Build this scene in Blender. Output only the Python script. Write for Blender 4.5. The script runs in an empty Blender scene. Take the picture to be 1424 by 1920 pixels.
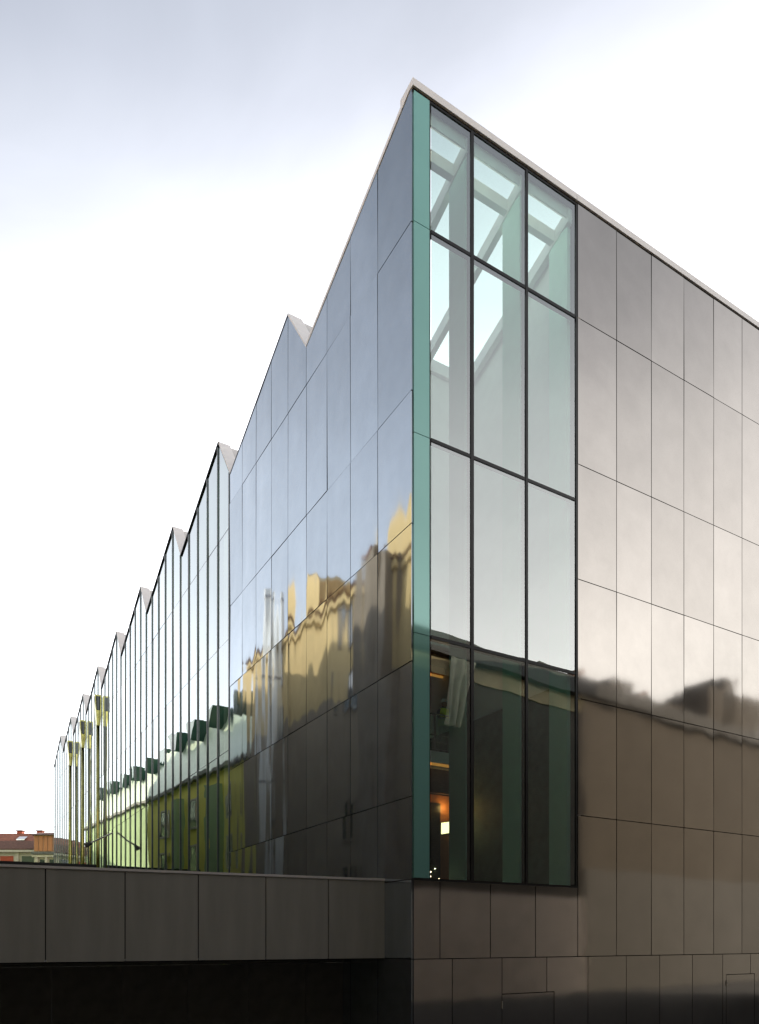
import bpy, bmesh, math, random
from mathutils import Vector, Matrix
random.seed(7)
S = bpy.context.scene
COL = S.collection

# ------------------------------------------------------------------ camera
EYE = 3.2                      # the camera stands 3.2 m above the street
cd = bpy.data.cameras.new('camera'); cam = bpy.data.objects.new('camera', cd); COL.objects.link(cam)
cam.location = (0, 0, EYE); cam.rotation_euler = (math.radians(90), 0, 0)
cd.sensor_fit = 'HORIZONTAL'; cd.sensor_width = 36; cd.lens = 34.72
cd.shift_y = 0.5625; cd.clip_end = 2000; cd.clip_start = 0.05
S.camera = cam

# ------------------------------------------------------------------ sky and sun
SUN_EL, SUN_AZ = math.radians(15), math.radians(20.5)      # azimuth from +Y towards +X
w = bpy.data.worlds.new('World'); S.world = w; w.use_nodes = True
nt = w.node_tree; N = nt.nodes; L = nt.links; N.clear()
out = N.new('ShaderNodeOutputWorld')
sky = N.new('ShaderNodeTexSky'); sky.sky_type = 'NISHITA'; sky.sun_disc = False
sky.sun_elevation = SUN_EL; sky.sun_rotation = SUN_AZ; sky.dust_density = 1.0
bg = N.new('ShaderNodeBackground'); bg.inputs[1].default_value = 0.05
L.new(sky.outputs[0], bg.inputs[0])
tc = N.new('ShaderNodeTexCoord'); sx = N.new('ShaderNodeSeparateXYZ'); L.new(tc.outputs['Generated'], sx.inputs[0])
ramp = N.new('ShaderNodeValToRGB'); L.new(sx.outputs['Z'], ramp.inputs[0])     # thin high cloud veil, bright low, thinner above
cr = ramp.color_ramp
cr.elements[0].position = 0.0; cr.elements[0].color = (.62, .605, .59, 1)
cr.elements[1].position = 1.0; cr.elements[1].color = (.15, .155, .17, 1)
for p, c in ((.30, (.66, .65, .635)), (.42, (.50, .492, .486)), (.53, (.375, .371, .372)), (.64, (.235, .233, .238)), (.70, (.172, .173, .179)), (.75, (.130, .132, .14)), (.80, (.104, .107, .115))):
    e = cr.elements.new(p); e.color = (*c, 1)
# a warmer tone to the right, cooler to the left (the evening side and the day side)
side = N.new('ShaderNodeMapRange'); L.new(sx.outputs['X'], side.inputs[0])
side.inputs[1].default_value = -1; side.inputs[2].default_value = 1
tint = N.new('ShaderNodeMix'); tint.data_type = 'RGBA'
tint.inputs[6].default_value = (.91, .96, 1.05, 1); tint.inputs[7].default_value = (1.05, 1.0, .95, 1)
L.new(side.outputs[0], tint.inputs[0])
nz = N.new('ShaderNodeTexNoise'); nz.inputs['Scale'].default_value = 2.2; nz.inputs['Detail'].default_value = 7; nz.inputs['Distortion'].default_value = .6
mp = N.new('ShaderNodeMapping'); mp.inputs['Scale'].default_value = (1, 1, 2.2); L.new(tc.outputs['Generated'], mp.inputs[0]); L.new(mp.outputs[0], nz.inputs['Vector'])
nr = N.new('ShaderNodeMapRange'); nr.inputs[1].default_value = .3; nr.inputs[2].default_value = .7; nr.inputs[3].default_value = .84; nr.inputs[4].default_value = 1.16
L.new(nz.outputs[0], nr.inputs[0])
mu = N.new('ShaderNodeMix'); mu.data_type = 'RGBA'; mu.blend_type = 'MULTIPLY'; mu.inputs[0].default_value = 1
L.new(ramp.outputs[0], mu.inputs[6]); L.new(tint.outputs[2], mu.inputs[7])
mu2 = N.new('ShaderNodeVectorMath'); mu2.operation = 'SCALE'; L.new(mu.outputs[2], mu2.inputs[0]); L.new(nr.outputs[0], mu2.inputs['Scale'])
bg2 = N.new('ShaderNodeBackground'); bg2.inputs[1].default_value = 2.2
# the veil scatters forward: brighter towards the sun's side of the sky
dt = N.new('ShaderNodeVectorMath'); dt.operation = 'DOT_PRODUCT'; L.new(tc.outputs['Generated'], dt.inputs[0])
dt.inputs[1].default_value = (math.sin(SUN_AZ)*math.cos(SUN_EL), math.cos(SUN_AZ)*math.cos(SUN_EL), math.sin(SUN_EL))
mx0 = N.new('ShaderNodeMath'); mx0.operation = 'MAXIMUM'; mx0.inputs[1].default_value = 0; L.new(dt.outputs['Value'], mx0.inputs[0])
pw_ = N.new('ShaderNodeMath'); pw_.operation = 'POWER'; pw_.inputs[1].default_value = 4; L.new(mx0.outputs[0], pw_.inputs[0])
gl_ = N.new('ShaderNodeMath'); gl_.operation = 'MULTIPLY_ADD'; gl_.inputs[1].default_value = 3.9; gl_.inputs[2].default_value = 1; L.new(pw_.outputs[0], gl_.inputs[0])
glm = N.new('ShaderNodeMath'); glm.operation = 'MINIMUM'; glm.inputs[1].default_value = 3.0; L.new(gl_.outputs[0], glm.inputs[0])
mu3 = N.new('ShaderNodeVectorMath'); mu3.operation = 'SCALE'; L.new(mu2.outputs[0], mu3.inputs[0]); L.new(glm.outputs[0], mu3.inputs['Scale'])
L.new(mu3.outputs[0], bg2.inputs[0])
ad = N.new('ShaderNodeAddShader'); L.new(bg.outputs[0], ad.inputs[0]); L.new(bg2.outputs[0], ad.inputs[1]); L.new(ad.outputs[0], out.inputs[0])

sd = bpy.data.lights.new('sun', 'SUN'); sd.energy = 5; sd.angle = math.radians(.5); sd.color = (1, .86, .66)
sun = bpy.data.objects.new('sun', sd); COL.objects.link(sun)
sv = Vector((math.sin(SUN_AZ)*math.cos(SUN_EL), math.cos(SUN_AZ)*math.cos(SUN_EL), math.sin(SUN_EL)))
sun.rotation_euler = sv.to_track_quat('Z', 'Y').to_euler()
S.view_settings.view_transform = 'Standard'; S.view_settings.look = 'None'
S.view_settings.exposure = 0.12; S.view_settings.gamma = 1; S.view_settings.use_curve_mapping = False
S.render.engine = 'CYCLES'
S.cycles.max_bounces = 10; S.cycles.transparent_max_bounces = 24; S.cycles.glossy_bounces = 5

# ------------------------------------------------------------------ materials
def nmat(name):
    m = bpy.data.materials.new(name); m.use_nodes = True
    nt = m.node_tree; return m, nt.nodes, nt.links, nt.nodes['Principled BSDF']

def pmat(name, col, rough=.6, metal=0, var=.12, nscale=3.0, bump=0.0, bscale=20.0, spec=.5, emit=None, estr=0, coat=0, streak=False):
    m, n, l, p = nmat(name)
    p.inputs['Roughness'].default_value = rough; p.inputs['Metallic'].default_value = metal
    p.inputs['Specular IOR Level'].default_value = spec; p.inputs['Coat Weight'].default_value = coat
    t = n.new('ShaderNodeTexCoord'); nz = n.new('ShaderNodeTexNoise'); nz.inputs['Scale'].default_value = nscale
    nz.inputs['Detail'].default_value = 6
    mp = n.new('ShaderNodeMapping'); l.new(t.outputs['Object'], mp.inputs[0]); l.new(mp.outputs[0], nz.inputs['Vector'])
    if streak: mp.inputs['Scale'].default_value = (1, 1, .12)
    mr = n.new('ShaderNodeMapRange'); mr.inputs[1].default_value = .25; mr.inputs[2].default_value = .75
    mr.inputs[3].default_value = 1-var; mr.inputs[4].default_value = 1+var; l.new(nz.outputs[0], mr.inputs[0])
    vm = n.new('ShaderNodeVectorMath'); vm.operation = 'SCALE'; vm.inputs[0].default_value = col
    l.new(mr.outputs[0], vm.inputs['Scale']); l.new(vm.outputs[0], p.inputs['Base Color'])
    if bump:
        b = n.new('ShaderNodeBump'); b.inputs['Strength'].default_value = bump; b.inputs['Distance'].default_value = .02
        n2 = n.new('ShaderNodeTexNoise'); n2.inputs['Scale'].default_value = bscale; l.new(t.outputs['Object'], n2.inputs['Vector'])
        l.new(n2.outputs[0], b.inputs['Height']); l.new(b.outputs[0], p.inputs['Normal'])
    if emit:
        p.inputs['Emission Color'].default_value = (*emit, 1); p.inputs['Emission Strength'].default_value = estr
    return m

def cladding(name, col, rough, wave, wscale, stretch=.45, met=1):
    """polished metal-coated sheet: mirror-like, slightly buckled, a different buckle in every panel"""
    m, n, l, p = nmat(name)
    p.inputs['Metallic'].default_value = met
    t = n.new('ShaderNodeTexCoord'); oi = n.new('ShaderNodeObjectInfo')
    off = n.new('ShaderNodeVectorMath'); off.operation = 'MULTIPLY_ADD'
    cmb = n.new('ShaderNodeCombineXYZ'); l.new(oi.outputs['Random'], cmb.inputs[0]); l.new(oi.outputs['Random'], cmb.inputs[2])
    l.new(cmb.outputs[0], off.inputs[0]); off.inputs[1].default_value = (57, 31, 91); l.new(t.outputs['Object'], off.inputs[2])
    mp = n.new('ShaderNodeMapping'); mp.inputs['Scale'].default_value = (1, 1, stretch); l.new(off.outputs[0], mp.inputs[0])
    nz = n.new('ShaderNodeTexNoise'); nz.inputs['Scale'].default_value = wscale; nz.inputs['Detail'].default_value = 1.5; nz.inputs['Roughness'].default_value = .4
    l.new(mp.outputs[0], nz.inputs['Vector'])
    b = n.new('ShaderNodeBump'); b.inputs['Strength'].default_value = 1; b.inputs['Distance'].default_value = wave
    l.new(nz.outputs[0], b.inputs['Height']); l.new(b.outputs[0], p.inputs['Normal'])
    # tone: a little from panel to panel, a little smudge inside each
    n2 = n.new('ShaderNodeTexNoise'); n2.inputs['Scale'].default_value = 1.3; n2.inputs['Detail'].default_value = 7; n2.inputs['Roughness'].default_value = .6
    l.new(off.outputs[0], n2.inputs['Vector'])
    a = n.new('ShaderNodeMapRange'); a.inputs[1].default_value = .3; a.inputs[2].default_value = .7; a.inputs[3].default_value = .95; a.inputs[4].default_value = 1.05; l.new(n2.outputs[0], a.inputs[0])
    c = n.new('ShaderNodeMapRange'); c.inputs[3].default_value = .93; c.inputs[4].default_value = 1.06; l.new(oi.outputs['Random'], c.inputs[0])
    mm = n.new('ShaderNodeMath'); mm.operation = 'MULTIPLY'; l.new(a.outputs[0], mm.inputs[0]); l.new(c.outputs[0], mm.inputs[1])
    vm = n.new('ShaderNodeVectorMath'); vm.operation = 'SCALE'; vm.inputs[0].default_value = col; l.new(mm.outputs[0], vm.inputs['Scale'])
    l.new(vm.outputs[0], p.inputs['Base Color'])
    r = n.new('ShaderNodeMapRange'); r.inputs[1].default_value = .3; r.inputs[2].default_value = .7; r.inputs[3].default_value = rough*.9; r.inputs[4].default_value = rough*1.12
    l.new(n2.outputs[0], r.inputs[0]); l.new(r.outputs[0], p.inputs['Roughness'])
    return m

def glass(name, tint, base, k, wave=0.0):
    m = bpy.data.materials.new(name); m.use_nodes = True; nt = m.node_tree; n = nt.nodes; l = nt.links; n.clear()
    o = n.new('ShaderNodeOutputMaterial'); mx = n.new('ShaderNodeMixShader')
    tr = n.new('ShaderNodeBsdfTransparent'); tr.inputs[0].default_value = (*tint, 1)
    gl = n.new('ShaderNodeBsdfGlossy'); gl.inputs['Roughness'].default_value = 0.0; gl.inputs[0].default_value = (.93, .97, .96, 1)
    lw = n.new('ShaderNodeLayerWeight'); lw.inputs[0].default_value = .5
    fr = n.new('ShaderNodeMath'); fr.operation = 'POWER'; fr.inputs[1].default_value = 4; l.new(lw.outputs['Facing'], fr.inputs[0])
    ma = n.new('ShaderNodeMath'); ma.operation = 'MULTIPLY_ADD'; ma.use_clamp = True
    ma.inputs[1].default_value = k; ma.inputs[2].default_value = base; l.new(fr.outputs[0], ma.inputs[0])
    l.new(ma.outputs[0], mx.inputs[0]); l.new(tr.outputs[0], mx.inputs[1]); l.new(gl.outputs[0], mx.inputs[2]); l.new(mx.outputs[0], o.inputs[0])
    if wave:
        t = n.new('ShaderNodeTexCoord'); oi = n.new('ShaderNodeObjectInfo'); cmb = n.new('ShaderNodeCombineXYZ')
        l.new(oi.outputs['Random'], cmb.inputs[0]); l.new(oi.outputs['Random'], cmb.inputs[2])
        off = n.new('ShaderNodeVectorMath'); off.operation = 'MULTIPLY_ADD'; l.new(cmb.outputs[0], off.inputs[0]); off.inputs[1].default_value = (37, 11, 71)
        l.new(t.outputs['Object'], off.inputs[2])
        nz = n.new('ShaderNodeTexNoise'); nz.inputs['Scale'].default_value = .9; nz.inputs['Detail'].default_value = 1; l.new(off.outputs[0], nz.inputs['Vector'])
        b = n.new('ShaderNodeBump'); b.inputs['Distance'].default_value = wave; l.new(nz.outputs[0], b.inputs['Height']); l.new(b.outputs[0], gl.inputs['Normal'])
    return m

M = {}
M['clad_right'] = cladding('bronze grey polished sheet', (.57, .54, .50), .065, .0055, .9, .62)
M['clad_left'] = cladding('grey polished sheet', (.475, .54, .60), .055, .036, .75, .22, .86)  # same sheet as the right; blue of the reflected sky put into its colour
M['clad_low'] = pmat('matt grey sheet', (.40, .40, .36), .42, .2, .14, 3.5, streak=True)
M['glass'] = glass('green solar glass', (.76, .98, .90), .48, .7, .003)
M['roofglass'] = glass('clear roof glass', (.94, .97, .96), .04, .7)
M['curtain'] = glass('curtain wall glass', (.72, .92, .80), .46, .8, .0035)
M['spandrel'] = pmat('green enamelled glass', (.27, .60, .53), .06, .35, .06, .5, spec=.9, coat=.6)
M['black'] = pmat('black anodised frame', (.012, .012, .012), .35, .2, .2)
M['joint'] = pmat('dark joint backing', (.02, .02, .02), .8)
M['fin'] = pmat('dark teal glass fin', (.10, .14, .15), .12, 0, .2, spec=.8)
M['finedge'] = pmat('brushed fin edge', (.32, .32, .33), .35, .6)
M['coping'] = pmat('pale warm metal coping', (.80, .77, .74), .45, .1, .06)
M['white'] = pmat('white painted steel', (.86, .88, .86), .45, 0, .04)
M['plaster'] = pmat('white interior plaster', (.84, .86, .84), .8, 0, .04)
M['roof'] = pmat('pale roofing sheet', (.60, .58, .56), .6, 0, .10, 2)
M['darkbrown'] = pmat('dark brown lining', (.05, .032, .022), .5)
M['timber'] = pmat('warm timber lining', (.34, .13, .045), .5, 0, .25, 4, streak=True)
M['lamp'] = pmat('lit lamp panel', (.9, .8, .5), .5, emit=(1, .78, .38), estr=4)
M['strip'] = pmat('lit strip lamp', (.9, .6, .3), .5, emit=(1, .38, .06), estr=.55)
M['bulb'] = pmat('small lit bulb', (.9, .8, .6), .5, emit=(1, .86, .55), estr=7)
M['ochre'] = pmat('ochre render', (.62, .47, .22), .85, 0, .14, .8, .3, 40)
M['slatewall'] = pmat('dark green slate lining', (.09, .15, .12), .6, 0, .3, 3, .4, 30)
M['darkstone'] = pmat('dark stone plinth', (.028, .026, .023), .8, 0, .25, 2)  # shade at the warehouse foot, painted as a dark tone
M['greenrender'] = pmat('green render', (.30, .42, .20), .85, 0, .12, .8)
M['sheet'] = pmat('dusty cream sheet', (.26, .25, .18), .9, 0, .3, 2)
M['greyrender'] = pmat('grey brown render', (.24, .20, .155), .85, 0, .2, 1.2, .3, 40)
M['friezepaint'] = pmat('tan painted frieze', (.26, .21, .11), .85, 0, .4, .8)  # sunlit brick under the eave, put into the colour
M['teal'] = pmat('dark teal glazing', (.02, .07, .055), .2)
M['paleteal'] = pmat('pale green painted steel', (.60, .90, .78), .45, 0, .04)
M['palestone'] = pmat('warm pale stone plinth', (.45, .39, .33), .8, 0, .15, 1)  # pale tone added to bounce light into the mirrored panels
M['brownrender'] = pmat('brown grey render', (.30, .245, .18), .85, 0, .14, .8, .3, 40)  # lane shade put into the colour of the ochre house's lower walls
M['yellow'] = pmat('yellow render', (.86, .78, .16), .85, 0, .12, .8, .3, 40)
M['stone'] = pmat('cream stone trim', (.55, .50, .40), .8, 0, .12)
M['tile'] = pmat('terracotta roof tile', (.30, .105, .055), .75, 0, .45, 2.5, .5, 30)
M['tiledark'] = pmat('weathered tile', (.15, .07, .045), .8, 0, .4, 4)
M['orange'] = pmat('orange wall board', (.50, .21, .09), .7, 0, .25, 2, streak=True)
M['red'] = pmat('red render', (.45, .09, .04), .8, 0, .2)
M['cream'] = pmat('cream render', (.60, .54, .42), .8, 0, .12)
M['slate'] = pmat('pale green zinc roof', (.46, .56, .44), .5, .1, .12)
M['window'] = pmat('dark window glass', (.03, .04, .045), .06, 0, .1, spec=.8)
M['steel'] = pmat('polished steel', (.78, .77, .74), .16, 1, .05)
M['gold'] = pmat('brass toned steel', (.55, .50, .17), .16, 1, .3, 3)
M['asphalt'] = pmat('asphalt', (.05, .05, .05), .9, 0, .25, 6, .5, 80)
M['paving'] = pmat('stone paving', (.16, .15, .135), .85, 0, .2, 4, .4, 60)
M['gate'] = pmat('dark painted metal', (.16, .16, .14), .75, .0, .2)
M['bush'] = pmat('dark leaves', (.05, .08, .03), .7, 0, .5, 6)
M['trunk'] = pmat('bark', (.10, .07, .05), .9, 0, .3, 8)
M['skin'] = pmat('skin', (.50, .32, .24), .6)
M['vest'] = pmat('yellow safety vest', (.75, .80, .03), .6)
M['helmet'] = pmat('white helmet', (.8, .8, .78), .35)
M['navy'] = pmat('navy trousers', (.02, .025, .045), .8)
def brickmat():
    m, n, l, p = nmat('brown brick masonry')
    t = n.new('ShaderNodeTexCoord'); b = n.new('ShaderNodeTexBrick'); b.inputs['Scale'].default_value = 2.2
    mp = n.new('ShaderNodeMapping'); mp.inputs['Rotation'].default_value = (math.radians(90), 0, 0); l.new(t.outputs['Object'], mp.inputs[0])
    l.new(mp.outputs[0], b.inputs['Vector'])
    b.inputs['Color1'].default_value = (.078, .066, .052, 1); b.inputs['Color2'].default_value = (.058, .05, .041, 1); b.inputs['Mortar'].default_value = (.045, .042, .038, 1)
    b.inputs['Brick Width'].default_value = .55; b.inputs['Row Height'].default_value = .25; b.inputs['Mortar Size'].default_value = .025
    l.new(b.outputs[0], p.inputs['Base Color']); p.inputs['Roughness'].default_value = .85; p.inputs['Specular IOR Level'].default_value = .2
    return m
M['brick'] = brickmat()

# ------------------------------------------------------------------ helpers
def tag(o, label=None, cat=None, group=None, kind=None):
    if label: o['label'] = label
    if cat: o['category'] = cat
    if group: o['group'] = group
    if kind: o['kind'] = kind
    return o
def empty(name, loc, label=None, cat=None, group=None, kind=None):
    o = bpy.data.objects.new(name, None); COL.objects.link(o); o.location = loc; o.empty_display_size = .2
    return tag(o, label, cat, group, kind)
def link(name, bm, mat, parent=None, centre=True, tilt=0, mats=None):
    bmesh.ops.recalc_face_normals(bm, faces=bm.faces)
    c = Vector((0, 0, 0))
    if centre:
        for v in bm.verts: c += v.co
        c /= max(1, len(bm.verts))
        for v in bm.verts: v.co -= c
    me = bpy.data.meshes.new(name); bm.to_mesh(me); bm.free()
    for m in (mats or [mat]): me.materials.append(m)
    o = bpy.data.objects.new(name, me); COL.objects.link(o)
    o.location = c
    if tilt: o.rotation_euler = (random.gauss(0, tilt), random.gauss(0, tilt), random.gauss(0, tilt))
    if parent:
        o.parent = parent
        pw = Vector((0, 0, 0)); q = parent
        while q: pw += q.location; q = q.parent
        o.location = c - pw
    return o

class Frame:
    """a vertical plane: origin, direction along, outward normal. Points are (along, height above the eye, out)"""
    def __init__(s, o, u, n): s.o = Vector((o[0], o[1], EYE)); s.u = Vector((u[0], u[1], 0)); s.n = Vector((n[0], n[1], 0))
    def p(s, d, h, q=0): return s.o + s.u*d + Vector((0, 0, h)) + s.n*q
def prism(F, poly, q0, q1, bm=None):
    bm = bm or bmesh.new()
    a = [bm.verts.new(F.p(d, h, q0)) for d, h in poly]; b = [bm.verts.new(F.p(d, h, q1)) for d, h in poly]
    k = len(poly)
    bm.faces.new(a); bm.faces.new(b[::-1])
    for i in range(k): bm.faces.new((a[i], a[(i+1) % k], b[(i+1) % k], b[i]))
    return bm
def rect(F, d0, d1, h0, h1, q0, q1, bm=None): return prism(F, [(d0, h0), (d1, h0), (d1, h1), (d0, h1)], q0, q1, bm)
def beam(p, q, side, up, wd, ht, bm=None):
    """box from p to q, width along side, height along up (hanging below the line)"""
    bm = bm or bmesh.new(); side = side.normalized()*wd/2; up = up.normalized()*ht
    vs = []
    for a in (p, q):
        for s_, u_ in ((-1, 0), (1, 0), (1, -1), (-1, -1)): vs.append(bm.verts.new(a + side*s_ + up*u_))
    for f in ((0, 1, 2, 3), (7, 6, 5, 4), (0, 4, 5, 1), (1, 5, 6, 2), (2, 6, 7, 3), (3, 7, 4, 0)): bm.faces.new([vs[i] for i in f])
    return bm
def tube(p, q, r, seg=12, bm=None, r2=None):
    bm = bm or bmesh.new(); d = (q-p); z = d.normalized(); x = z.orthogonal().normalized(); y = z.cross(x); r2 = r if r2 is None else r2
    A = [bm.verts.new(p + (x*math.cos(t)+y*math.sin(t))*r) for t in [i*2*math.pi/seg for i in range(seg)]]
    B = [bm.verts.new(q + (x*math.cos(t)+y*math.sin(t))*r2) for t in [i*2*math.pi/seg for i in range(seg)]]
    bm.faces.new(A); bm.faces.new(B[::-1])
    for i in range(seg): bm.faces.new((A[i], A[(i+1) % seg], B[(i+1) % seg], B[i]))
    return bm
def smooth(o):
    for f in o.data.polygons: f.use_smooth = True
    return o
def vec(x, y, z=0): return Vector((x, y, z))

# ------------------------------------------------------------------ the museum's geometry (metres, heights above the eye)
CX, CY = .734, 16.0
UL, UR = (-.5052, .8630), (.8630, .5052)
NL, NR = (-.8630, -.5052), (.5052, -.8630)
FL = Frame((CX, CY), UL, NL)        # long sawtooth facade
FR = Frame((CX, CY), UR, NR)        # short facade with the corner window
GROUND = -EYE
ROWS = [GROUND, -.443, 1.305, 3.12, 6.07, 9.08, 11.98, 15.67]
PER, V0, RUN, HP, HV = 6.54, 5.47, 1.31, 18.60, 16.74
HT = 18.58
def roofline():
    pts = [(0, HT)]
    for k in range(10):
        v = V0 + PER*k; pts.append((v, HV))
        if k < 9: pts.append((v+RUN, HP))
    return pts
RP = roofline(); LEND = RP[-1][0]
def roof_h(d):
    for (a, ha), (b, hb) in zip(RP, RP[1:]):
        if a <= d <= b: return ha + (hb-ha)*(d-a)/(b-a)
    return HV
def top_poly(d0, d1, h0, drop):
    pts = [(d0, h0), (d1, h0), (d1, roof_h(d1)-drop)]
    for d, h in reversed(RP):
        if d0+.03 < d < d1-.03: pts.append((d, h-drop))
    pts.append((d0, roof_h(d0)-drop))
    return pts
def W(tl, tr, h): return vec(CX+UL[0]*tl+UR[0]*tr, CY+UL[1]*tl+UR[1]*tr, EYE+h)

# ------------------------------------------------------------------ ground
bm = bmesh.new(); vs = [bm.verts.new(v) for v in ((-900, -300, 0), (900, -300, 0), (900, 1500, 0), (-900, 1500, 0))]; bm.faces.new(vs)
tag(link('ground', bm, M['asphalt'], centre=False), kind='structure')
bm = bmesh.new()      # pavement strip round the building foot, a real step
for F, a, b in ((FR, -1.8, 12.7), (FL, 0, 64)): rect(F, a, b, GROUND+.004, GROUND+.12, 0.06, 1.8, bm) if F is FR else rect(F, a, b, GROUND+.004, GROUND+.12, 0.06, 1.8, bm)
tag(link('pavement', bm, M['paving'], centre=False), kind='structure')

mus = empty('museum_building', (CX, CY, 0), 'sawtooth roofed museum clad in polished bronze grey panels with a tall glazed corner', 'building')
G = .011
# ---- left facade cladding
LC = [0, 1.46, 2.82, 4.15, 5.47, 6.78, 8.08, 9.42, 10.75, 12.12]
for i, (a, b) in enumerate(zip(LC, LC[1:])):
    for j, h0 in enumerate(ROWS):
        if h0 < 1 and i > 2: continue
        e0, e1 = a+G, b-G
        if i == 0: e0 = .0
        if j == 7: poly = top_poly(e0, e1, h0+G, .02)
        else: poly = [(e0, h0+G), (e1, h0+G), (e1, ROWS[j+1]-G), (e0, ROWS[j+1]-G)]
        link('panel', prism(FL, poly, .012, .045), M['clad_left'], mus, tilt=.0025)
    # dark carrier wall behind the joints
link('wall', prism(FL, top_poly(.0, 12.12, GROUND, .05), -.25, -.0), M['joint'], mus)
# the wall behind shows dark in joints; the edge return of the corner
# ---- curtain wall with fins
CT = [GROUND, .8, 6.85, 10.88, 14.9]
cols = [12.12 + i*(LEND-12.12)/40 for i in range(41)]
for i, (a, b) in enumerate(zip(cols, cols[1:])):
    for j, h0 in enumerate(CT):
        if j == 0 and i > 0: continue
        poly = top_poly(a+.012, b-.012, h0+.008, .10) if j == 4 else [(a+.012, h0+.008), (b-.012, h0+.008), (b-.012, CT[j+1]-.008), (a+.012, CT[j+1]-.008)]
        bm = bmesh.new(); bm.faces.new([bm.verts.new(FL.p(d, h, .03)) for d, h in poly])
        link('glass_pane', bm, M['curtain'], mus, tilt=.0016)
for k, a in enumerate(cols):
    top = roof_h(min(a, LEND))-.06
    o = link('glazing_fin', rect(FL, a-.013, a+.013, .9, top, .034, .066), M['fin'], mus)
    e = link('fin_edge', rect(FL, a-.014, a+.014, .9, top, .067, .075), M['finedge'], o)
bmt = bmesh.new()
for h in CT[1:]: rect(FL, 12.12, LEND, h-.008, h+.008, -.03, .034, bmt)
link('transom', bmt, M['black'], mus)
M['inner'] = pmat('dark green blind', (.10, .20, .12), .6, 0, .2, 1)
link('blind', prism(FL, top_poly(12.14, LEND, .8, .12), -.30, -.24), M['inner'], mus)
# ---- roof edge trims on the left facade
for (a, ha), (b, hb) in zip(RP, RP[1:]):
    if a == 0: link('coping', prism(FL, [(a+.0, ha+.145), (a+.0, ha+.03), (b, hb+.01), (b, hb+.12)], -.5, .055), M['coping'], mus)
    elif hb < ha: link('roof_edge_trim', prism(FL, [(a, ha-.02), (b, hb-.02), (b, hb+.03), (a, ha+.05)], -.4, .055 if a < 12 else .085), M['black'], mus)
    else: link('coping', prism(FL, [(a, ha-.02), (b, hb-.02), (b, hb+.07), (a, ha+.04)], -.4, .055), M['coping'], mus)
# ---- sawtooth roof planes
RW = 47.0  # unseen length, sized so its shadow covers the brick mirrored in the window
for k, ((a, ha), (b, hb)) in enumerate(zip(RP, RP[1:])):
    r0 = 4.95 if k == 0 else 0.0
    bm = bmesh.new(); dz = .01
    bm.faces.new([bm.verts.new(p) for p in (W(a, r0, ha-dz), W(b, r0, hb-dz), W(b, RW, hb-dz), W(a, RW, ha-dz))])
    r = link('roof_slope', bm, M['roof'], mus)
    if k % 2 == 0 and k > 0 or True:
        pass
    if hb > ha:    # steep face with framed rooflights, dark frames standing proud
        for q in range(6):
            s0 = 1.0+q*3.2; f0, f1 = .30, .80
            def Q(f, rr, e=.06): return W(a+(b-a)*f, rr, ha+(hb-ha)*f) + (Vector((-UL[0]*.8, -UL[1]*.8, .6)))*e
            bm = bmesh.new(); bm.faces.new([bm.verts.new(p) for p in (Q(f0, s0), Q(f1, s0), Q(f1, s0+2.4), Q(f0, s0+2.4))])
            o = link('rooflight', bm, M['window'], mus)
            bm = bmesh.new()
            for (fa, ra), (fb, rb) in (((f0, s0), (f1, s0)), ((f1, s0), (f1, s0+2.4)), ((f1, s0+2.4), (f0, s0+2.4)), ((f0, s0+2.4), (f0, s0))):
                tube(Q(fa, ra, .09), Q(fb, rb, .09), .045, 6, bm)
            link('frame', bm, M['finedge'], o)
# back strip of first bay's roof (below the glazing) and the part beside the corner
bm = bmesh.new(); 
def R0(t, r, e=0): return W(t, r, HT-(HT-HV)*t/V0 + e)
bm.faces.new([bm.verts.new(p) for p in (R0(4.45, 0), R0(5.47, 0), R0(5.47, 4.95), R0(4.45, 4.95))])
bm.faces.new([bm.verts.new(p) for p in (R0(0, 0), R0(.14, 0), R0(.14, 4.95), R0(0, 4.95))])
link('roof_slope', bm, M['roof'], mus)
# closing walls at the far end and rear
bm = bmesh.new()
bm.faces.new([bm.verts.new(p) for p in (W(LEND, 0, GROUND), W(LEND, RW, GROUND), W(LEND, RW, HV), W(LEND, 0, HV))])
vs = [W(d, RW, h) for d, h in RP]; bm.faces.new([bm.verts.new(p) for p in ([W(LEND, RW, GROUND), W(0, RW, GROUND)] + vs)])
link('wall', bm, M['clad_low'], mus)

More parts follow.
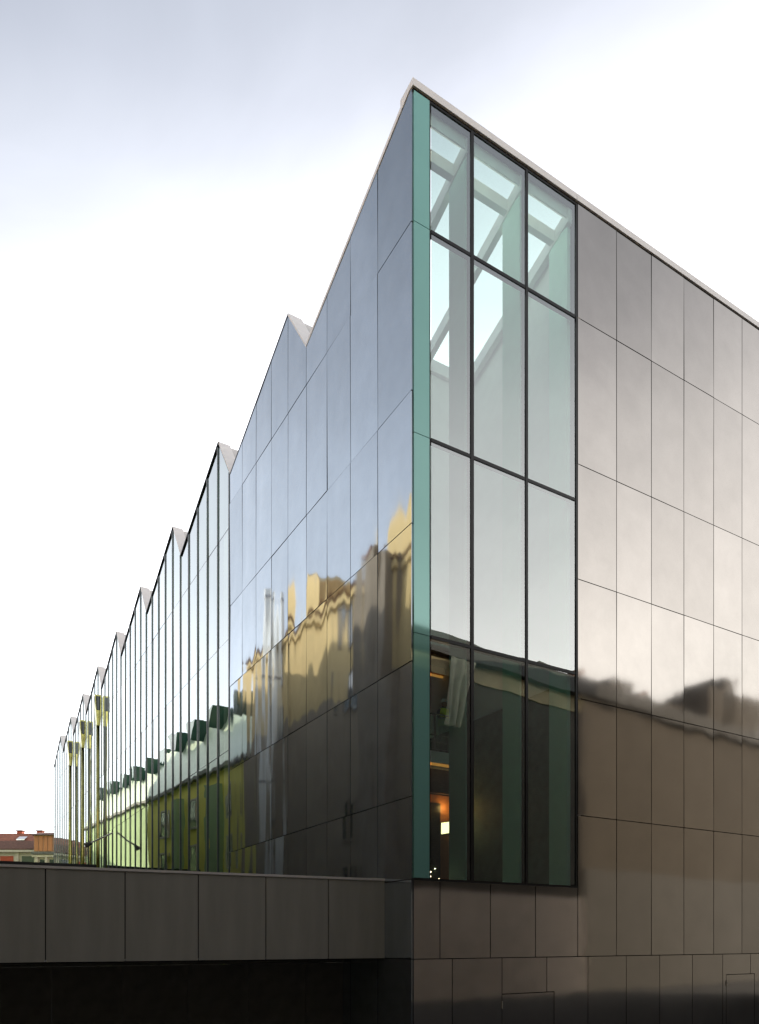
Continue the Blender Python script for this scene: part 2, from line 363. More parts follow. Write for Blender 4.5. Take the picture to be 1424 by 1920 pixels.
# ---- right facade cladding
RC = [4.92, 6.32, 7.67, 9.02, 10.34, 11.68, 12.7]
RROW = [-.443, 3.12, 6.07, 9.08, 11.98, 15.67, HT]
for a, b in zip(RC, RC[1:]):
    for h0, h1 in zip(RROW, RROW[1:]):
        link('panel', rect(FR, a+G, b-G, h0+G, h1-(.05 if h1 == HT else G), .0, .035), M['clad_right'], mus, tilt=.0012)
SC = [0, .69, 2.12, 3.51, 4.92]
for a, b in zip(SC, SC[1:]): link('panel', rect(FR, a+(.0 if a == 0 else G), b-G, -.443+G, 1.305-.02, .0, .035), M['clad_right'], mus, tilt=.001)
BC = [0, 1.03, 2.47, 3.88, 5.28, 6.69, 8.01, 9.39, 10.76, 12.1, 12.7]
DOORS = [(2.47, 4.12, -1.30), (10.93, 12.3, -1.05)]
for a, b in zip(BC, BC[1:]):
    dr = [D for D in DOORS if a < D[1]-.02 and b > D[0]+.02]
    x0, x1, top, z0 = a+(.0 if a == 0 else G), b-G, -.443-G, GROUND
    if not dr: poly = [(x0, z0), (x1, z0), (x1, top), (x0, top)]
    else:
        d0, d1, ht = dr[0]
        poly = [(x0, ht+G)] if d0 <= a+.05 else [(x0, z0), (d0-G, z0), (d0-G, ht+G)]
        poly += [(x1, ht+G)] if d1 >= b-.05 else [(d1+G, ht+G), (d1+G, z0), (x1, z0)]
        poly += [(x1, top), (x0, top)]
    link('panel', prism(FR, poly, .0, .033), M['clad_right'], mus, tilt=.0005)
for d0, d1, ht in DOORS:
    o = link('door', rect(FR, d0+G, d1-G, GROUND+.13, ht-G, -.005, .030), M['clad_right'], mus)
    link('hinge', tube(FR.p(d0, ht-.16, .045), FR.p(d0, ht-.34, .045), .016, 8), M['steel'], o)
    link('hinge', tube(FR.p(d0, ht-1.56, .045), FR.p(d0, ht-1.74, .045), .016, 8), M['steel'], o)
bm = bmesh.new()
rect(FR, 4.93, 12.7, GROUND, HT-.05, -.25, -.012, bm); rect(FR, .0, 4.93, GROUND, 1.28, -.25, -.012, bm)
link('wall', bm, M['joint'], mus)
# fold at the right end: the facade turns to face the street
FF = Frame(tuple(FR.p(12.7, 0).xy), (1, 0), (0, -1))
for a in (0, 1.35, 2.7, 4.05):
    for h0, h1 in zip([GROUND]+RROW, RROW): link('panel', rect(FF, a+G, a+1.35-G, h0+G, h1-G, .0, .035), M['clad_right'], mus, tilt=.001)
link('wall', rect(FF, .02, 5.4, GROUND, HT-.05, -.25, -.012), M['joint'], mus)
link('wall', rect(FF, 5.41, 23, GROUND, HT-.05, -.25, .03), M['clad_right'], mus)  # out of view, added to shade the brick warehouse
bm = bmesh.new(); bm.faces.new([bm.verts.new(p) for p in (FF.p(0, HT-.02, 0), FF.p(23, HT-.02, 0), W(0, 47, HT-.02), W(0, 12.6, HT-.02))])
link('roof_slope', bm, M['roof'], mus)  # unseen roof sheet, added to complete that shade
# coping over the right facade, in lengths with open joints
cj = [-.055, 4.86, 9.5, 12.7]
for a, b in zip(cj, cj[1:]):
    link('coping', prism(FR, [(a+.006, HT), (b-.006, HT), (b-.006, HT+.16), (a+.006, HT+.16)], -.45, .07), M['coping'], mus)
link('coping', rect(FF, .02, 5.5, HT, HT+.15, -.45, .12), M['coping'], mus)
link('shadow_gap', rect(FR, -.02, 12.7, HT-.055, HT-.004, -.1, .02), M['black'], mus)

# ---- corner window
WB, WT = 1.305, HT-.055
TR = [6.69, 11.06, 15.67]
MU = [.42, 1.60, 3.24, 4.885]
hs = [WB+.02] + TR + [WT]
for h0, h1 in zip(hs, hs[1:]):      # green enamelled strip at the corner
    link('corner_glass', rect(FR, .0, .405, h0+.008, h1-.008, -.02, .04), M['spandrel'], mus)
win = mus
for a, b in zip(MU, MU[1:]):
    for h0, h1 in zip(hs, hs[1:]):
        bm = bmesh.new(); bm.faces.new([bm.verts.new(FR.p(d, h, .012)) for d, h in ((a+.05, h0+.03), (b-.05, h0+.03), (b-.05, h1-.03), (a+.05, h1-.03))])
        link('glass_pane', bm, M['glass'], mus, tilt=.0008)
for k, a in enumerate(MU):
    wd = (.014, .042, .036, .026)[k]
    link('mullion', rect(FR, a-wd, a+wd, WB-.02, WT, -.12, .035), M['black'], mus)
for k, h in enumerate(TR):
    bm = bmesh.new()
    for a, b, in zip(MU, MU[1:]): rect(FR, a+.043, b-.043, h-.038, h+.038, -.10, .028, bm)
    link('transom', bm, M['black'], mus)
link('sill', rect(FR, .0, 4.91, WB-.02, WB+.035, -.12, .043), M['black'], mus)
link('head_frame', rect(FR, .0, 4.91, WT-.03, WT+.01, -.12, .030), M['black'], mus)
# ---- structure behind the glass
uL, uR = vec(*UL), vec(*UR); up = vec(0, 0, 1)
for a in (1.60, 3.24, 4.80):
    F = Frame(tuple(W(0, a, 0).xy), UL, UR)
    link('column', rect(F, .16, .80, WB-.6, HT-.55, -.06, .06), M['paleteal'], mus)
    bm = beam(W(.1, a, HT-.12), W(4.6, a, HT-.12-(HT-HV)*4.5/V0), uR, up, .16, .34)
    link('rafter', bm, M['white'], mus)
link('rafter', beam(W(.1, .12, HT-.12), W(4.6, .12, HT-.12-(HT-HV)*4.5/V0), uR, up, .16, .34), M['white'], mus)
def slopeh(t): return HT-(HT-HV)*t/V0
link('purlin', beam(W(.66, .0, slopeh(.66)-.08), W(.66, 4.9, slopeh(.66)-.08), uL, up, .16, .28), M['white'], mus)
link('purlin', beam(W(4.42, .0, slopeh(4.42)-.06), W(4.42, 4.9, slopeh(4.42)-.06), uL, up, .18, .34), M['white'], mus)
link('head_panel', rect(FR, .02, 4.9, HT-.34, HT-.05, -.17, -.14), M['white'], mus)
for a, b in ((.2, 1.52), (1.68, 3.16), (3.32, 4.72)):
    bm = bmesh.new(); bm.faces.new([bm.verts.new(p) for p in (R0(.14, a-.12, -.02), R0(4.45, a-.12, -.02), R0(4.45, b+.12, -.02), R0(.14, b+.12, -.02))])
    link('roof_glass', bm, M['roofglass'], mus)
    
# glazing bars on the roof glass
for t in (2.3,): link('glazing_bar', beam(R0(t, 0, .0), R0(t, 4.9, .0), uL, up, .05, .06), M['white'], mus) if False else None
# room: side wall, rear wall over the gallery, left lining
FLOOR2 = 5.57
FSW = Frame(tuple(W(0, 4.95, 0).xy), UL, UR)
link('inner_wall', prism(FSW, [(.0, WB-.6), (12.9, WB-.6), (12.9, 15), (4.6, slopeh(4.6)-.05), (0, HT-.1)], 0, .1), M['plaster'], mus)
link('inner_wall', rect(FSW, .2, 12.8, WB-.59, 6.6, -.03, -.002), M['slatewall'], mus)  # darker sheet over the lower part of the side wall
FBW = Frame(tuple(W(4.45, 0, 0).xy), UR, NR)
link('inner_wall', rect(FBW, .0, 4.94, FLOOR2+3.15, slopeh(4.45)-.3, -.2, 0), M['plaster'], mus)
link('inner_wall', prism(Frame(tuple(W(0, .06, 0).xy), UL, UR), [(.1, WB-.6), (12.9, WB-.6), (12.9, 15), (4.6, slopeh(4.6)-.05), (.1, HT-.15)], -.05, 0), M['plaster'], mus)
link('floor_slab', rect(FBW, .07, 4.94, FLOOR2-.35, FLOOR2, -8.4, .0), M['plaster'], mus)
link('ceiling', rect(FBW, .07, 4.94, FLOOR2+3.1, FLOOR2+3.14, -8.4, -.2), M['darkbrown'], mus)
link('strip_light', rect(FBW, .3, 4.9, FLOOR2+2.80, FLOOR2+2.86, -1.4, -1.34), M['strip'], mus)
link('lintel', rect(FBW, .07, 4.94, FLOOR2+2.88, FLOOR2+3.1, -1.40, -1.3), M['timber'], mus)
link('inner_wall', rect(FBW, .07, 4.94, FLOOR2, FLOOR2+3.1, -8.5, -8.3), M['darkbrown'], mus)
link('strip_light', rect(FBW, .3, 4.9, FLOOR2-.42, FLOOR2-.36, -.06, .0), M['strip'], mus)
link('floor_slab', rect(FBW, .07, 4.94, WB-.9, WB-.6, -8.4, 4.2), M['plaster'], mus)
# ground level room behind: dark bulkhead, timber wall, doorway
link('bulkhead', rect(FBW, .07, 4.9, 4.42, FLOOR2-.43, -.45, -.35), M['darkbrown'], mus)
link('inner_wall', rect(FBW, .07, 4.9, WB-.6, 4.42, -.75, -.62), M['timber'], mus)
link('doorway', rect(FBW, 3.3, 4.25, WB-.6, 4.16, -.615, -.56), M['black'], mus)
# balustrade at the gallery edge
ba = empty('balustrade', W(4.4, 2.5, FLOOR2), 'green glass balustrade with steel rails along the gallery edge behind the corner window', 'balustrade')
bm = bmesh.new(); 
link('glass_panel', rect(FBW, .3, 4.9, FLOOR2+.05, FLOOR2+1.02, .03, .045), M['curtain'], ba)
for z in (1.08,): link('handrail', tube(FBW.p(.3, FLOOR2+z, .04), FBW.p(4.9, FLOOR2+z, .04), .03, 8), M['steel'], ba)
for z in (.25, .45): link('rail', tube(FBW.p(.3, FLOOR2+z, .08), FBW.p(4.9, FLOOR2+z, .08), .014, 6), M['steel'], ba)
for d in (1.2, 2.4, 3.6, 4.8): link('post', rect(FBW, d, d+.04, FLOOR2, FLOOR2+1.06, .05, .07), M['gate'], ba)
# lit lamp panel on the timber wall
lp = empty('wall_lamp', FBW.p(4.5, 3.4, -.6), 'glowing pale yellow lamp panel on the timber wall beside the dark doorway', 'lamp')
link('lamp_panel', prism(FBW, [(4.28, 3.22), (4.88, 3.34), (4.88, 3.68), (4.28, 3.56)], -.56, -.53), M['lamp'], lp)
link('housing', prism(FBW, [(4.26, 3.20), (4.90, 3.32), (4.90, 3.70), (4.26, 3.58)], -.61, -.561), M['gate'], lp)
ll = bpy.data.lights.new('lamp_light', 'POINT'); ll.energy = 14; ll.color = (1, .50, .16); ll.shadow_soft_size = .1
lo = bpy.data.objects.new('lamp_light', ll); COL.objects.link(lo); lo.location = FBW.p(4.4, 4.05, -.40)

# ------------------------------------------------------------------ small decorated tree by the window
def fir(base, h):
    t = empty('fir_tree', base, 'small potted fir tree with lit bulbs at the foot of the corner window', 'tree')
    link('trunk', tube(base, base+vec(0, 0, h*.9), .03, 6, r2=.01), M['trunk'], t)
    bm = bmesh.new()
    for i in range(420):
        f = random.random(); z = .15+f*.85; rr = (1-f)*.42*random.random()**.5; a = random.random()*6.28
        c = base + vec(rr*math.cos(a), rr*math.sin(a), z*h); d = vec(math.cos(a), math.sin(a), -.3)*.09; s_ = vec(-math.sin(a), math.cos(a), .2)*.025
        bm.faces.new([bm.verts.new(p) for p in (c-s_, c+s_, c+d)])
    o = link('foliage', bm, M['bush'], t); o['kind'] = 'stuff'
    for i in range(9):
        f = .1+.8*i/9; a = i*2.4; c = base+vec(math.cos(a), math.sin(a), 0)*(1-f)*.40+vec(0, 0, (.15+f*.8)*h)
        bm = bmesh.new(); bmesh.ops.create_icosphere(bm, subdivisions=1, radius=.022, matrix=Matrix.Translation(c)); link('bulb', bm, M['bulb'], t)
    link('pot', tube(base+vec(0, 0, -.02), base+vec(0, 0, .2), .12, 12, r2=.16), M['gate'], t)
fir(W(1.2, 1.75-.42, WB-.6), 1.25)

# ------------------------------------------------------------------ person at the gallery rail
def person(base, face):
    root = empty('person', base, 'person in a white helmet and yellow safety vest standing at the gallery rail', 'person')
    fx = vec(math.cos(face), math.sin(face)); sxv = vec(-math.sin(face), math.cos(face))
    J = {'pel': (0, 0, .95), 'che': (.02, 0, 1.25), 'nec': (.0, 0, 1.47), 'hea': (.02, 0, 1.60), 'top': (.01, 0, 1.70),
         'shl': (0, .19, 1.42), 'ell': (.06, .25, 1.15), 'wrl': (.28, .18, 1.08), 'hal': (.36, .17, 1.09),
         'shr': (0, -.19, 1.42), 'elr': (.06, -.25, 1.15), 'wrr': (.28, -.18, 1.08), 'har': (.36, -.17, 1.09),
         'hil': (0, .10, .90), 'knl': (.03, .11, .50), 'anl': (0, .12, .08), 'tol': (.18, .13, .03),
         'hir': (0, -.10, .90), 'knr': (.03, -.11, .50), 'anr': (0, -.12, .08), 'tor': (.18, -.13, .03)}
    R = dict(pel=.15, che=.15, nec=.06, hea=.085, top=.07, shl=.07, ell=.045, wrl=.032, hal=.03, shr=.07, elr=.045, wrr=.032, har=.03,
             hil=.09, knl=.062, anl=.042, tol=.035, hir=.09, knr=.062, anr=.042, tor=.035)
    E = [('pel', 'che'), ('che', 'nec'), ('nec', 'hea'), ('hea', 'top'), ('che', 'shl'), ('shl', 'ell'), ('ell', 'wrl'), ('wrl', 'hal'),
         ('che', 'shr'), ('shr', 'elr'), ('elr', 'wrr'), ('wrr', 'har'), ('pel', 'hil'), ('hil', 'knl'), ('knl', 'anl'), ('anl', 'tol'),
         ('pel', 'hir'), ('hir', 'knr'), ('knr', 'anr'), ('anr', 'tor')]
    ks = list(J); me = bpy.data.meshes.new('body')
    P = {k: fx*J[k][0] + sxv*J[k][1] + vec(0, 0, J[k][2]) for k in ks}
    me.from_pydata([P[k] for k in ks], [(ks.index(a), ks.index(b)) for a, b in E], [])
    o = bpy.data.objects.new('body', me); COL.objects.link(o); o.parent = root; me.materials.append(M['navy'])
    md = o.modifiers.new('skin', 'SKIN'); md.use_smooth_shade = True
    for k, v in zip(ks, me.skin_vertices[0].data): v.radius = (R[k], R[k]); v.use_root = (k == 'pel')
    o.modifiers.new('sub', 'SUBSURF').levels = 1; o.modifiers['sub'].render_levels = 1
    def part(name, pts, m):
        bm = bmesh.new(); rings = []
        for z, rx, ry, xo in pts:
            rings.append([bm.verts.new(base + fx*(xo+rx*math.cos(t)) + sxv*(ry*math.sin(t)) + vec(0, 0, z)) for t in [i*math.pi/8 for i in range(16)]])
        for A, B in zip(rings, rings[1:]):
            for i in range(16): bm.faces.new((A[i], A[(i+1) % 16], B[(i+1) % 16], B[i]))
        bm.faces.new(rings[0][::-1]); bm.faces.new(rings[-1]); return smooth(link(name, bm, M[m], root))
    part('vest', [(.92, .17, .20, 0), (1.1, .165, .19, .01), (1.3, .17, .22, .01), (1.44, .12, .19, 0), (1.48, .07, .09, 0)], 'vest')
    part('face', [(1.50, .05, .045, .02), (1.55, .085, .07, .03), (1.62, .095, .075, .02), (1.68, .09, .075, .01)], 'skin')
    part('helmet', [(1.655, .15, .11, .02), (1.66, .12, .10, .01), (1.72, .11, .09, 0), (1.77, .06, .05, 0)], 'helmet')
person(FBW.p(4.30, FLOOR2, -.45), math.atan2(NR[1], NR[0]))

# ------------------------------------------------------------------ low clad bridge wall on the left with a gate under it
B0 = W(1.18, 0, 0); FB = Frame((B0.x, B0.y), (-.906, -.4235), (.4235, -.906))
br = empty('low_clad_wall', (B0.x-3, B0.y-1.5, 0), 'long low wall of dark matt metal panels with a pale thin coping, running left from the museum corner', 'wall')
j = [.03, 1.43, 2.87, 4.31, 5.75, 7.19, 8.63, 10.07]
for a, b in zip(j, j[1:]): link('panel', rect(FB, a+G, b-G, -.443, 1.345, .0, .035), M['clad_low'], br, tilt=.001)
link('wall_core', rect(FB, .04, 10.06, -.40, 1.34, -.5, -.012), M['joint'], br)
link('coping', rect(FB, .03, 10.07, 1.347, 1.395, -.55, .06), M['coping'], br)
link('soffit', rect(FB, .04, 10.06, -.47, -.445, -2.3, .0), M['joint'], br)
gt = empty('street_gate', tuple(FB.p(4, GROUND, -1.2)), 'black metal gate leaves in the dark recess below the low clad wall', 'gate')
for k in range(7): link('gate_leaf', rect(FB, -.2+k*1.45, 1.245+k*1.45, GROUND+.05, -.61, -2.1, -2.05), M['gate'], gt)
link('gate_frame', rect(FB, -.2, 10, -.60, -.475, -2.1, -2.0), M['gate'], gt)
# black wall further down the lane
D0 = W(38.2, 0, 0); FD = Frame((D0.x, D0.y), (-.906, -.4235), (.4235, -.906))
dk = empty('black_lane_wall', tuple(FD.p(6, GROUND)), 'black boundary wall with a flat cap crossing the lane beyond the low clad wall', 'wall')
link('wall', rect(FD, .2, 13.5, GROUND, 4.75, -.3, 0), M['gate'], dk)
link('cap', rect(FD, .2, 13.5, 4.755, 4.95, -.4, .1), M['black'], dk)

# ------------------------------------------------------------------ hoppers and large downpipes at three roof valleys
lab = {5: 'brass toned downpipe with a dark hopper, nearest of the three on the glazed facade',
       6: 'brass toned downpipe with a dark hopper, middle one of the three on the glazed facade',
       7: 'brass toned downpipe with a dark hopper, furthest of the three on the glazed facade'}
for k in (5, 6, 7):
    d = V0+PER*k
    t = empty('downpipe', tuple(FL.p(d, GROUND, .5)), lab[k], 'downpipe', 'downpipes under the roof valleys')
    bm = bmesh.new()
    def ring(h, s, q0, q): return [bm.verts.new(FL.p(d+x*s, h, q0+y*q)) for x, y in ((-1, 0), (1, 0), (1, 1), (-1, 1))]
    A = ring(16.2, .27, .10, .40); B = ring(15.1, .22, .10, .32); Cc = ring(14.2, .16, .14, .22)
    for P, Q in ((A, B), (B, Cc)):
        for i in range(4): bm.faces.new((P[i], P[(i+1) % 4], Q[(i+1) % 4], Q[i]))
    bm.faces.new(A); bm.faces.new(Cc[::-1])
    h = link('hopper', bm, M['gold'], t)
    link('hopper_front', prism(FL, [(d-.16, 15.2), (d+.16, 15.2), (d+.20, 16.1), (d-.20, 16.1)], .505, .52), M['window'], h)
    link('hopper_side', prism(Frame(tuple(FL.p(d-.28, 0, 0).xy), NL, (-UL[0], -UL[1])), [(.16, 15.2), (.38, 15.2), (.44, 16.1), (.16, 16.1)], 0, .012), M['window'], h)
    smooth(link('pipe', tube(FL.p(d, 14.3, .26), FL.p(d, GROUND, .26), .12, 16), M['gold'], t))

# ------------------------------------------------------------------ outreach lamp on the glazed facade
fp = empty('facade_floodlight', tuple(FL.p(34, 6.2, .2)), 'slim pale floodlight arm slanting out from the glazed facade above the lane wall', 'lamp')
link('arm', tube(FL.p(33.4, 6.5, .16), FL.p(34.2, 5.9, 1.3), .05, 8), M['white'], fp)
link('head', tube(FL.p(34.2, 5.9, 1.3), FL.p(34.35, 5.72, 1.62), .12, 10, r2=.16), M['gate'], fp)

# ------------------------------------------------------------------ buildings round the lane (seen in the polished facades)
def window(F, d, h, wd, ht, parent, mt='stone'):
    bm = bmesh.new()
    for a in ((d-.12, d, h-.12, h+ht+.12), (d+wd, d+wd+.12, h-.12, h+ht+.12), (d, d+wd, h-.12, h), (d, d+wd, h+ht, h+ht+.12)): rect(F, *a, 0, .08, bm)
    o = link('window', bm, M[mt], parent)
    link('pane', rect(F, d, d+wd, h, h+ht, .0, .02), M['window'], o)
OD = (-.424, .9056); ON = (.9056, .424)
FO = Frame((-3*ON[0], -3*ON[1]), OD, ON)
oc = empty('ochre_apartment_house', tuple(FO.p(20, GROUND)), 'tall ochre rendered apartment house with stone cornice across the lane, mirrored in the museum cladding', 'building')
OT = 17.0
link('wall', rect(FO, -12, 44.5, 12.4, OT, -9, 0), M['ochre'], oc)  # ochre kept to the sunlit top of the wall
link('wall', rect(FO, -12, 44.5, GROUND, 12.39, -9, .0), M['brownrender'], oc)  # same wall below the shadow line, shade painted as brown grey
link('cornice', rect(FO, -12.2, 44.6, OT, OT+.3, -9.2, .25), M['ochre'], oc)
def prof(F, pts, d0, d1, m, name, par):
    bm = bmesh.new(); A = [bm.verts.new(F.p(d0, h, q)) for q, h in pts]; B = [bm.verts.new(F.p(d1, h, q)) for q, h in pts]
    bm.faces.new(A); bm.faces.new(B[::-1]); k = len(pts)
    for i in range(k): bm.faces.new((A[i], A[(i+1) % k], B[(i+1) % k], B[i]))
    return link(name, bm, m, par)
prof(FO, [(.4, OT+.46), (-4.5, OT+2.9), (-9.3, OT+.46)], -12.2, 44.6, M['tile'], 'roof', oc)
for fl in range(6):
    for k in range(7):
        if fl in (0, 3): continue
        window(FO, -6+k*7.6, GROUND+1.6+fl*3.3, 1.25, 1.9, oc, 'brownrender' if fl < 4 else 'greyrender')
link('string_course', rect(FO, -12, 44.5, GROUND+4.2, GROUND+4.5, .0, .12), M['stone'], oc)
for d, hh in ((10, 1.9), (18.5, 2.2), (32, 1.8)):
    c = link('chimney', rect(FO, d, d+1.3, OT+.6, OT+hh+.9, -2.4, -1.2), M['ochre'], oc)
    link('cap', rect(FO, d-.1, d+1.4, OT+hh+.9, OT+hh+1.1, -2.5, -1.1), M['tiledark'], c)
for d in (15.5, 26.0, 34.5):       # gabled attic storeys that rise over the cornice
    link('attic', prism(FO, [(d, OT+.45), (d+3.2, OT+.45), (d+3.2, OT+1.9), (d+1.6, OT+3.0), (d, OT+1.9)], -4, .1), M['ochre'], oc)
for d, e in ((21.8, 23.5), (28.4, 30.4)):  # added bays; their grey paints the ragged shade between sunlit patches
    link('bay', rect(FO, d, e, GROUND, OT+.75, .0, .9), M['greyrender'], oc)
st = empty('steel_flue', tuple(FO.p(39, GROUND, .6)), 'tall bright steel flue standing in front of the ochre house', 'chimney')
smooth(link('flue', tube(FO.p(39.7, GROUND, .6), FO.p(39.7, OT+3.1, .6), .36, 20), M['white'], st))
#smooth(link('flue', tube(FO.p(38.2, GROUND, .5), FO.p(38.2, OT+1.4, .5), .10, 12), M['steel'], st))
for z in (3, 9, 15, 19.6): link('collar', tube(FO.p(39.7, z, .6), FO.p(39.7, z+.15, .6), .40, 20), M['finedge'], st)
# lower yellow wing with a zinc roof and shed dormers
yw = empty('yellow_lane_house', tuple(FO.p(55, GROUND)), 'lower yellow house with pale zinc roof and dark dormers, mirrored in the glazed facade', 'building')
YT = 11.6
link('wall', rect(FO, 44.7, 64, GROUND, YT, -8, -.1), M['yellow'], yw)
link('gutter', rect(FO, 44.6, 64.2, YT, YT+.25, -.2, .25), M['gate'], yw)
prof(FO, [(.1, YT+.26), (-1.6, YT+4.4), (-8, YT+4.9), (-8, YT+.26)], 44.7, 64.1, M['slate'], 'roof', yw)
for k in range(4):
    d = 46.4+k*4.0
    link('dormer', prism(FO, [(d+.75, YT+3.5), (d+.85, YT+3.5), (d+1.6, YT+4.9), (d, YT+4.9)], -2.6, -.35), M['teal'], yw)
for fl in range(4):
    for k in range(5):
        window(FO, 46.2+k*3.2, GROUND+1.2+fl*3.4, 1.2, 2.0, yw)
for k in range(2): link('stair_bay', rect(FO, 48.4+k*7, 49.8+k*7, GROUND, YT-1, -.1, .5), M['greenrender'], yw)
gh = empty('green_lane_house', tuple(Frame((-6.2*ON[0], -6.2*ON[1]), OD, ON).p(80, GROUND)), 'set back green house with pale zinc roof and dark dormers beyond the yellow one', 'building')
FG = Frame((-6.2*ON[0], -6.2*ON[1]), OD, ON)
link('wall', rect(FG, 64.5, 98, GROUND, YT+2, -8, -.1), M['greenrender'], gh)
link('gutter', rect(FG, 64.4, 98.1, YT+2.0, YT+2.25, -.2, .25), M['gate'], gh)
prof(FG, [(.1, YT+2.26), (-1.6, YT+6.0), (-8, YT+6.5), (-8, YT+2.26)], 64.5, 98, M['slate'], 'roof', gh)
for k in range(7):
    d = 66+k*4.4; link('dormer', prism(FG, [(d+.75, YT+5.2), (d+.85, YT+5.2), (d+1.6, YT+6.6), (d, YT+6.6)], -2.6, -.4), M['teal'], gh)
# brick building behind the camera
FQ = Frame((.424*2.0, -.9056*2.0), (.9056, .424), (-.424, .9056))
bq = empty('brick_warehouse', tuple(FQ.p(10, GROUND)), 'long brown brick warehouse behind the viewer, mirrored in the corner window', 'building')
BT = 15.3
link('wall', rect(FQ, -14, 62, GROUND, BT, -12, 0), M['brick'], bq)
link('parapet', rect(FQ, -14.1, 62.1, BT, BT+.35, -12.1, .15), M['joint'], bq)
for a, b, hh in ((47.6, 55, 3.0), (49.5, 51, 4.0), (36.0, 38.2, 1.1), (42.2, 44.0, .8), (29.5, 30.6, .7)):
    link('stair_tower', rect(FQ, a, b, BT+.36, BT+hh, -4, -.2), M['brick'], bq)
for d, hh in ((13, .8), (33.5, .9), (40, .7)):
    link('vent', rect(FQ, d, d+.5, BT+.35, BT+.35+hh, -1.5, -.8), M['tiledark'], bq)
prof(FQ, [(-1, BT+.36), (-5, BT+2.1), (-11, BT+.36)], 14, 50, M['tiledark'], 'roof', bq)
link('plinth', rect(FQ, 33.5, 62, GROUND+.02, 4.2, .0, .10), M['darkstone'], bq)  # dark band painting the shade low on the brick wall
link('plinth', rect(FQ, -14, 33.4, GROUND+.02, 2.5, .0, .10), M['palestone'], bq)  # added pale band, brightens the panels below the corner window
link('eave', rect(FQ, -14, 62, BT-.75, BT-.003, .0, .45), M['joint'], bq)
link('frieze', rect(FQ, 12, 33, BT-1.7, BT-.76, .0, .07), M['friezepaint'], bq)  # painted band for the sunlit strip below the eave
tp = empty('tarpaulin', tuple(FQ.p(23.5, BT-3, .2)), 'pale sheet hanging from the warehouse eave, mirrored in the first pane', 'tarpaulin')
bm = bmesh.new(); G_ = []
for i in range(15):
    row = []
    for k in range(8):
        f = i/14; g = k/7; d = 22.4+1.7*f*(1-.35*g)-.5*g; row.append(bm.verts.new(FQ.p(d, BT-.8-3.6*g, .5+.16*math.sin(f*17)*(.3+g))))
    G_.append(row)
for i in range(14):
    for k in range(7): bm.faces.new((G_[i][k], G_[i+1][k], G_[i+1][k+1], G_[i][k+1]))
smooth(link('sheet', bm, M['sheet'], tp))
# tall leafy trees beyond the end of the warehouse
def tree(x, y, h, cr, label):
    t = empty('street_tree', (x, y, 0), label, 'tree', 'trees beyond the brick warehouse')
    link('trunk', tube(vec(x, y, 0), vec(x, y, h*.75), .35, 8, r2=.12), M['trunk'], t)
    bm = bmesh.new()
    cl = [(vec(random.gauss(0, .45)*cr, random.gauss(0, .45)*cr, h*(.35+.6*random.random())), cr*random.uniform(.25, .5)) for _ in range(26)]
    for c, r in cl:
        for i in range(90):
            v = vec(random.gauss(0, 1), random.gauss(0, 1), random.gauss(0, 1)).normalized()*r*random.random()**.4
            p = vec(x, y)+c+v; a = vec(random.gauss(0, 1), random.gauss(0, 1), random.gauss(0, 1)).normalized()*.28; b = a.cross(vec(random.gauss(0, 1), random.gauss(0, 1), random.gauss(0, 1))).normalized()*.2
            bm.faces.new([bm.verts.new(q) for q in (p-a, p+b, p+a, p-b)])
    link('crown', bm, M['bush'], t)

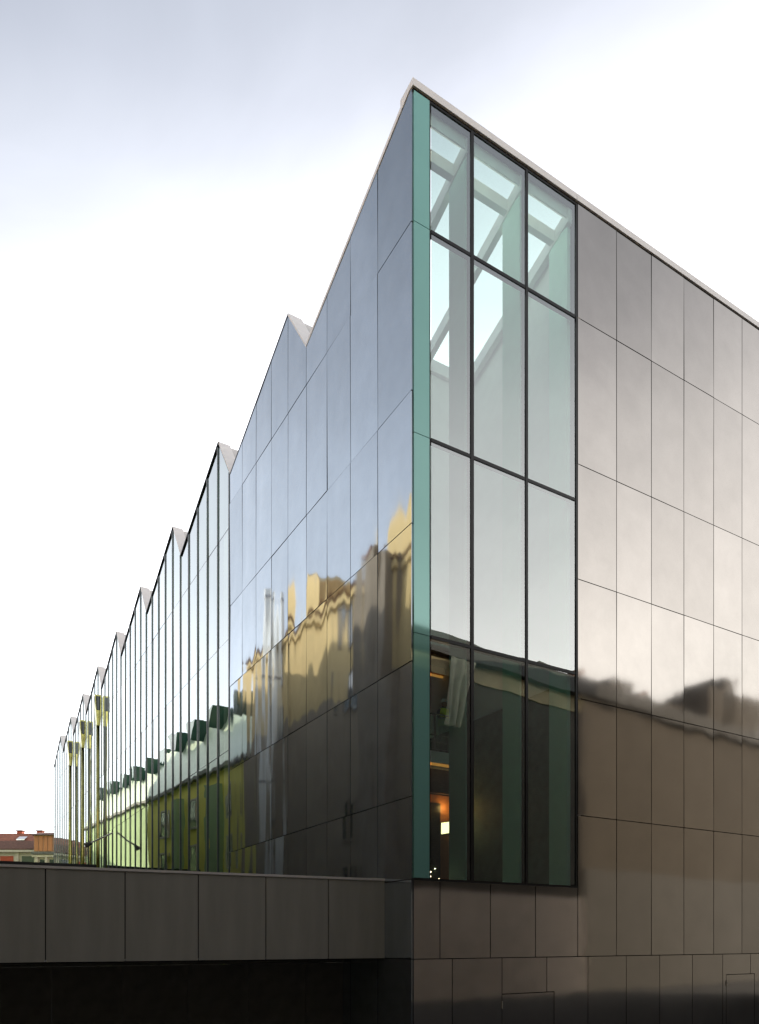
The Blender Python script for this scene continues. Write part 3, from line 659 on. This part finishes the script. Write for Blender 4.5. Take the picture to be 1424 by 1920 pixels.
# ------------------------------------------------------------------ far houses with terracotta roofs
def chim(par, x, y, z, hh=1.1):
    o = empty_dummy = None
    F = Frame((x, y), (1, 0), (0, -1)); c = link('chimney', rect(F, -.35, .35, z, z+hh, -.4, .3), M['red'], par)
    link('cap', rect(F, -.45, .45, z+hh+.003, z+hh+.15, -.5, .4), M['tiledark'], c)
ha = empty('tiled_house', (-45, 96, 0), 'far house with a red tiled roof, skylights and cream eaves above the black lane wall', 'house')
FA = Frame((-56, 95), (1, 0), (0, -1))
link('wall', rect(FA, 0, 15.6, GROUND, 11.4, -9, 0), M['cream'], ha)
prof(FA, [(.7, 11.5), (-4.2, 14.3), (-9.5, 11.5)], -.3, 15.7, M['tile'], 'roof', ha)
link('eave', rect(FA, -.3, 15.7, 11.2, 11.48, -.2, .72), M['cream'], ha)
prof(FA, [(.74, 11.55), (.74, 11.62), (-1.5, 12.95), (-1.5, 12.85)], -.3, 15.7, M['tiledark'], 'lower_tiles', ha)
for d in (8.0, 12.7): 
    o = prof(FA, [(-1.7, 13.06), (-1.7, 13.18), (-2.6, 13.66), (-2.6, 13.5)], d, d+1.1, M['steel'], 'skylight', ha)
for d in (7.2, 9.9, 12.9): chim(ha, -56+d, 99.5, 13.7, .9)
for k in range(6): link('pilaster', rect(FA, .4+k*2.8, .85+k*2.8, 8.5, 11.2, .0, .2), M['cream'], ha)
for k in range(5): link('wall_panel', rect(FA, 1.2+k*2.8, 2.9+k*2.8, 8.4, 10.75, .0, .06), M['red'] if k % 2 == 0 else M['window'], ha)
hb = empty('orange_house', (-36, 90, 0), 'far house with orange boarded upper wall and cream columns below', 'house')
FH = Frame((-43.0, 91), (1, 0), (0, -1))
link('wall', rect(FH, 0, 9.5, GROUND, 12.9, -8, -.1), M['cream'], hb)
prof(FH, [(.5, 12.92), (-2.5, 13.6), (-8.2, 12.92)], -.3, 9.7, M['tiledark'], 'roof', hb)
for k in range(16): link('board', rect(FH, .05+k*.58, .56+k*.58, 10.9, 12.85, -.095, -.02+.02*(k % 2)), M['orange'], hb)
link('balcony_edge', rect(FH, -.1, 9.6, 10.5, 10.8, -.09, .5), M['gate'], hb)
link('beam', rect(FH, -.1, 9.6, 10.15, 10.45, -.09, .3), M['cream'], hb)
for k in range(8): link('column', rect(FH, .3+k*1.2, .6+k*1.2, 7, 10.12, .0, .25), M['cream'], hb)
for k in range(7): link('window', rect(FH, .75+k*1.2, 1.35+k*1.2, 7.6, 9.9, -.08, -.03), M['window'], hb)
for d in (2.2, 5.5): chim(hb, -43.0+d, 93, 13.2, .8)
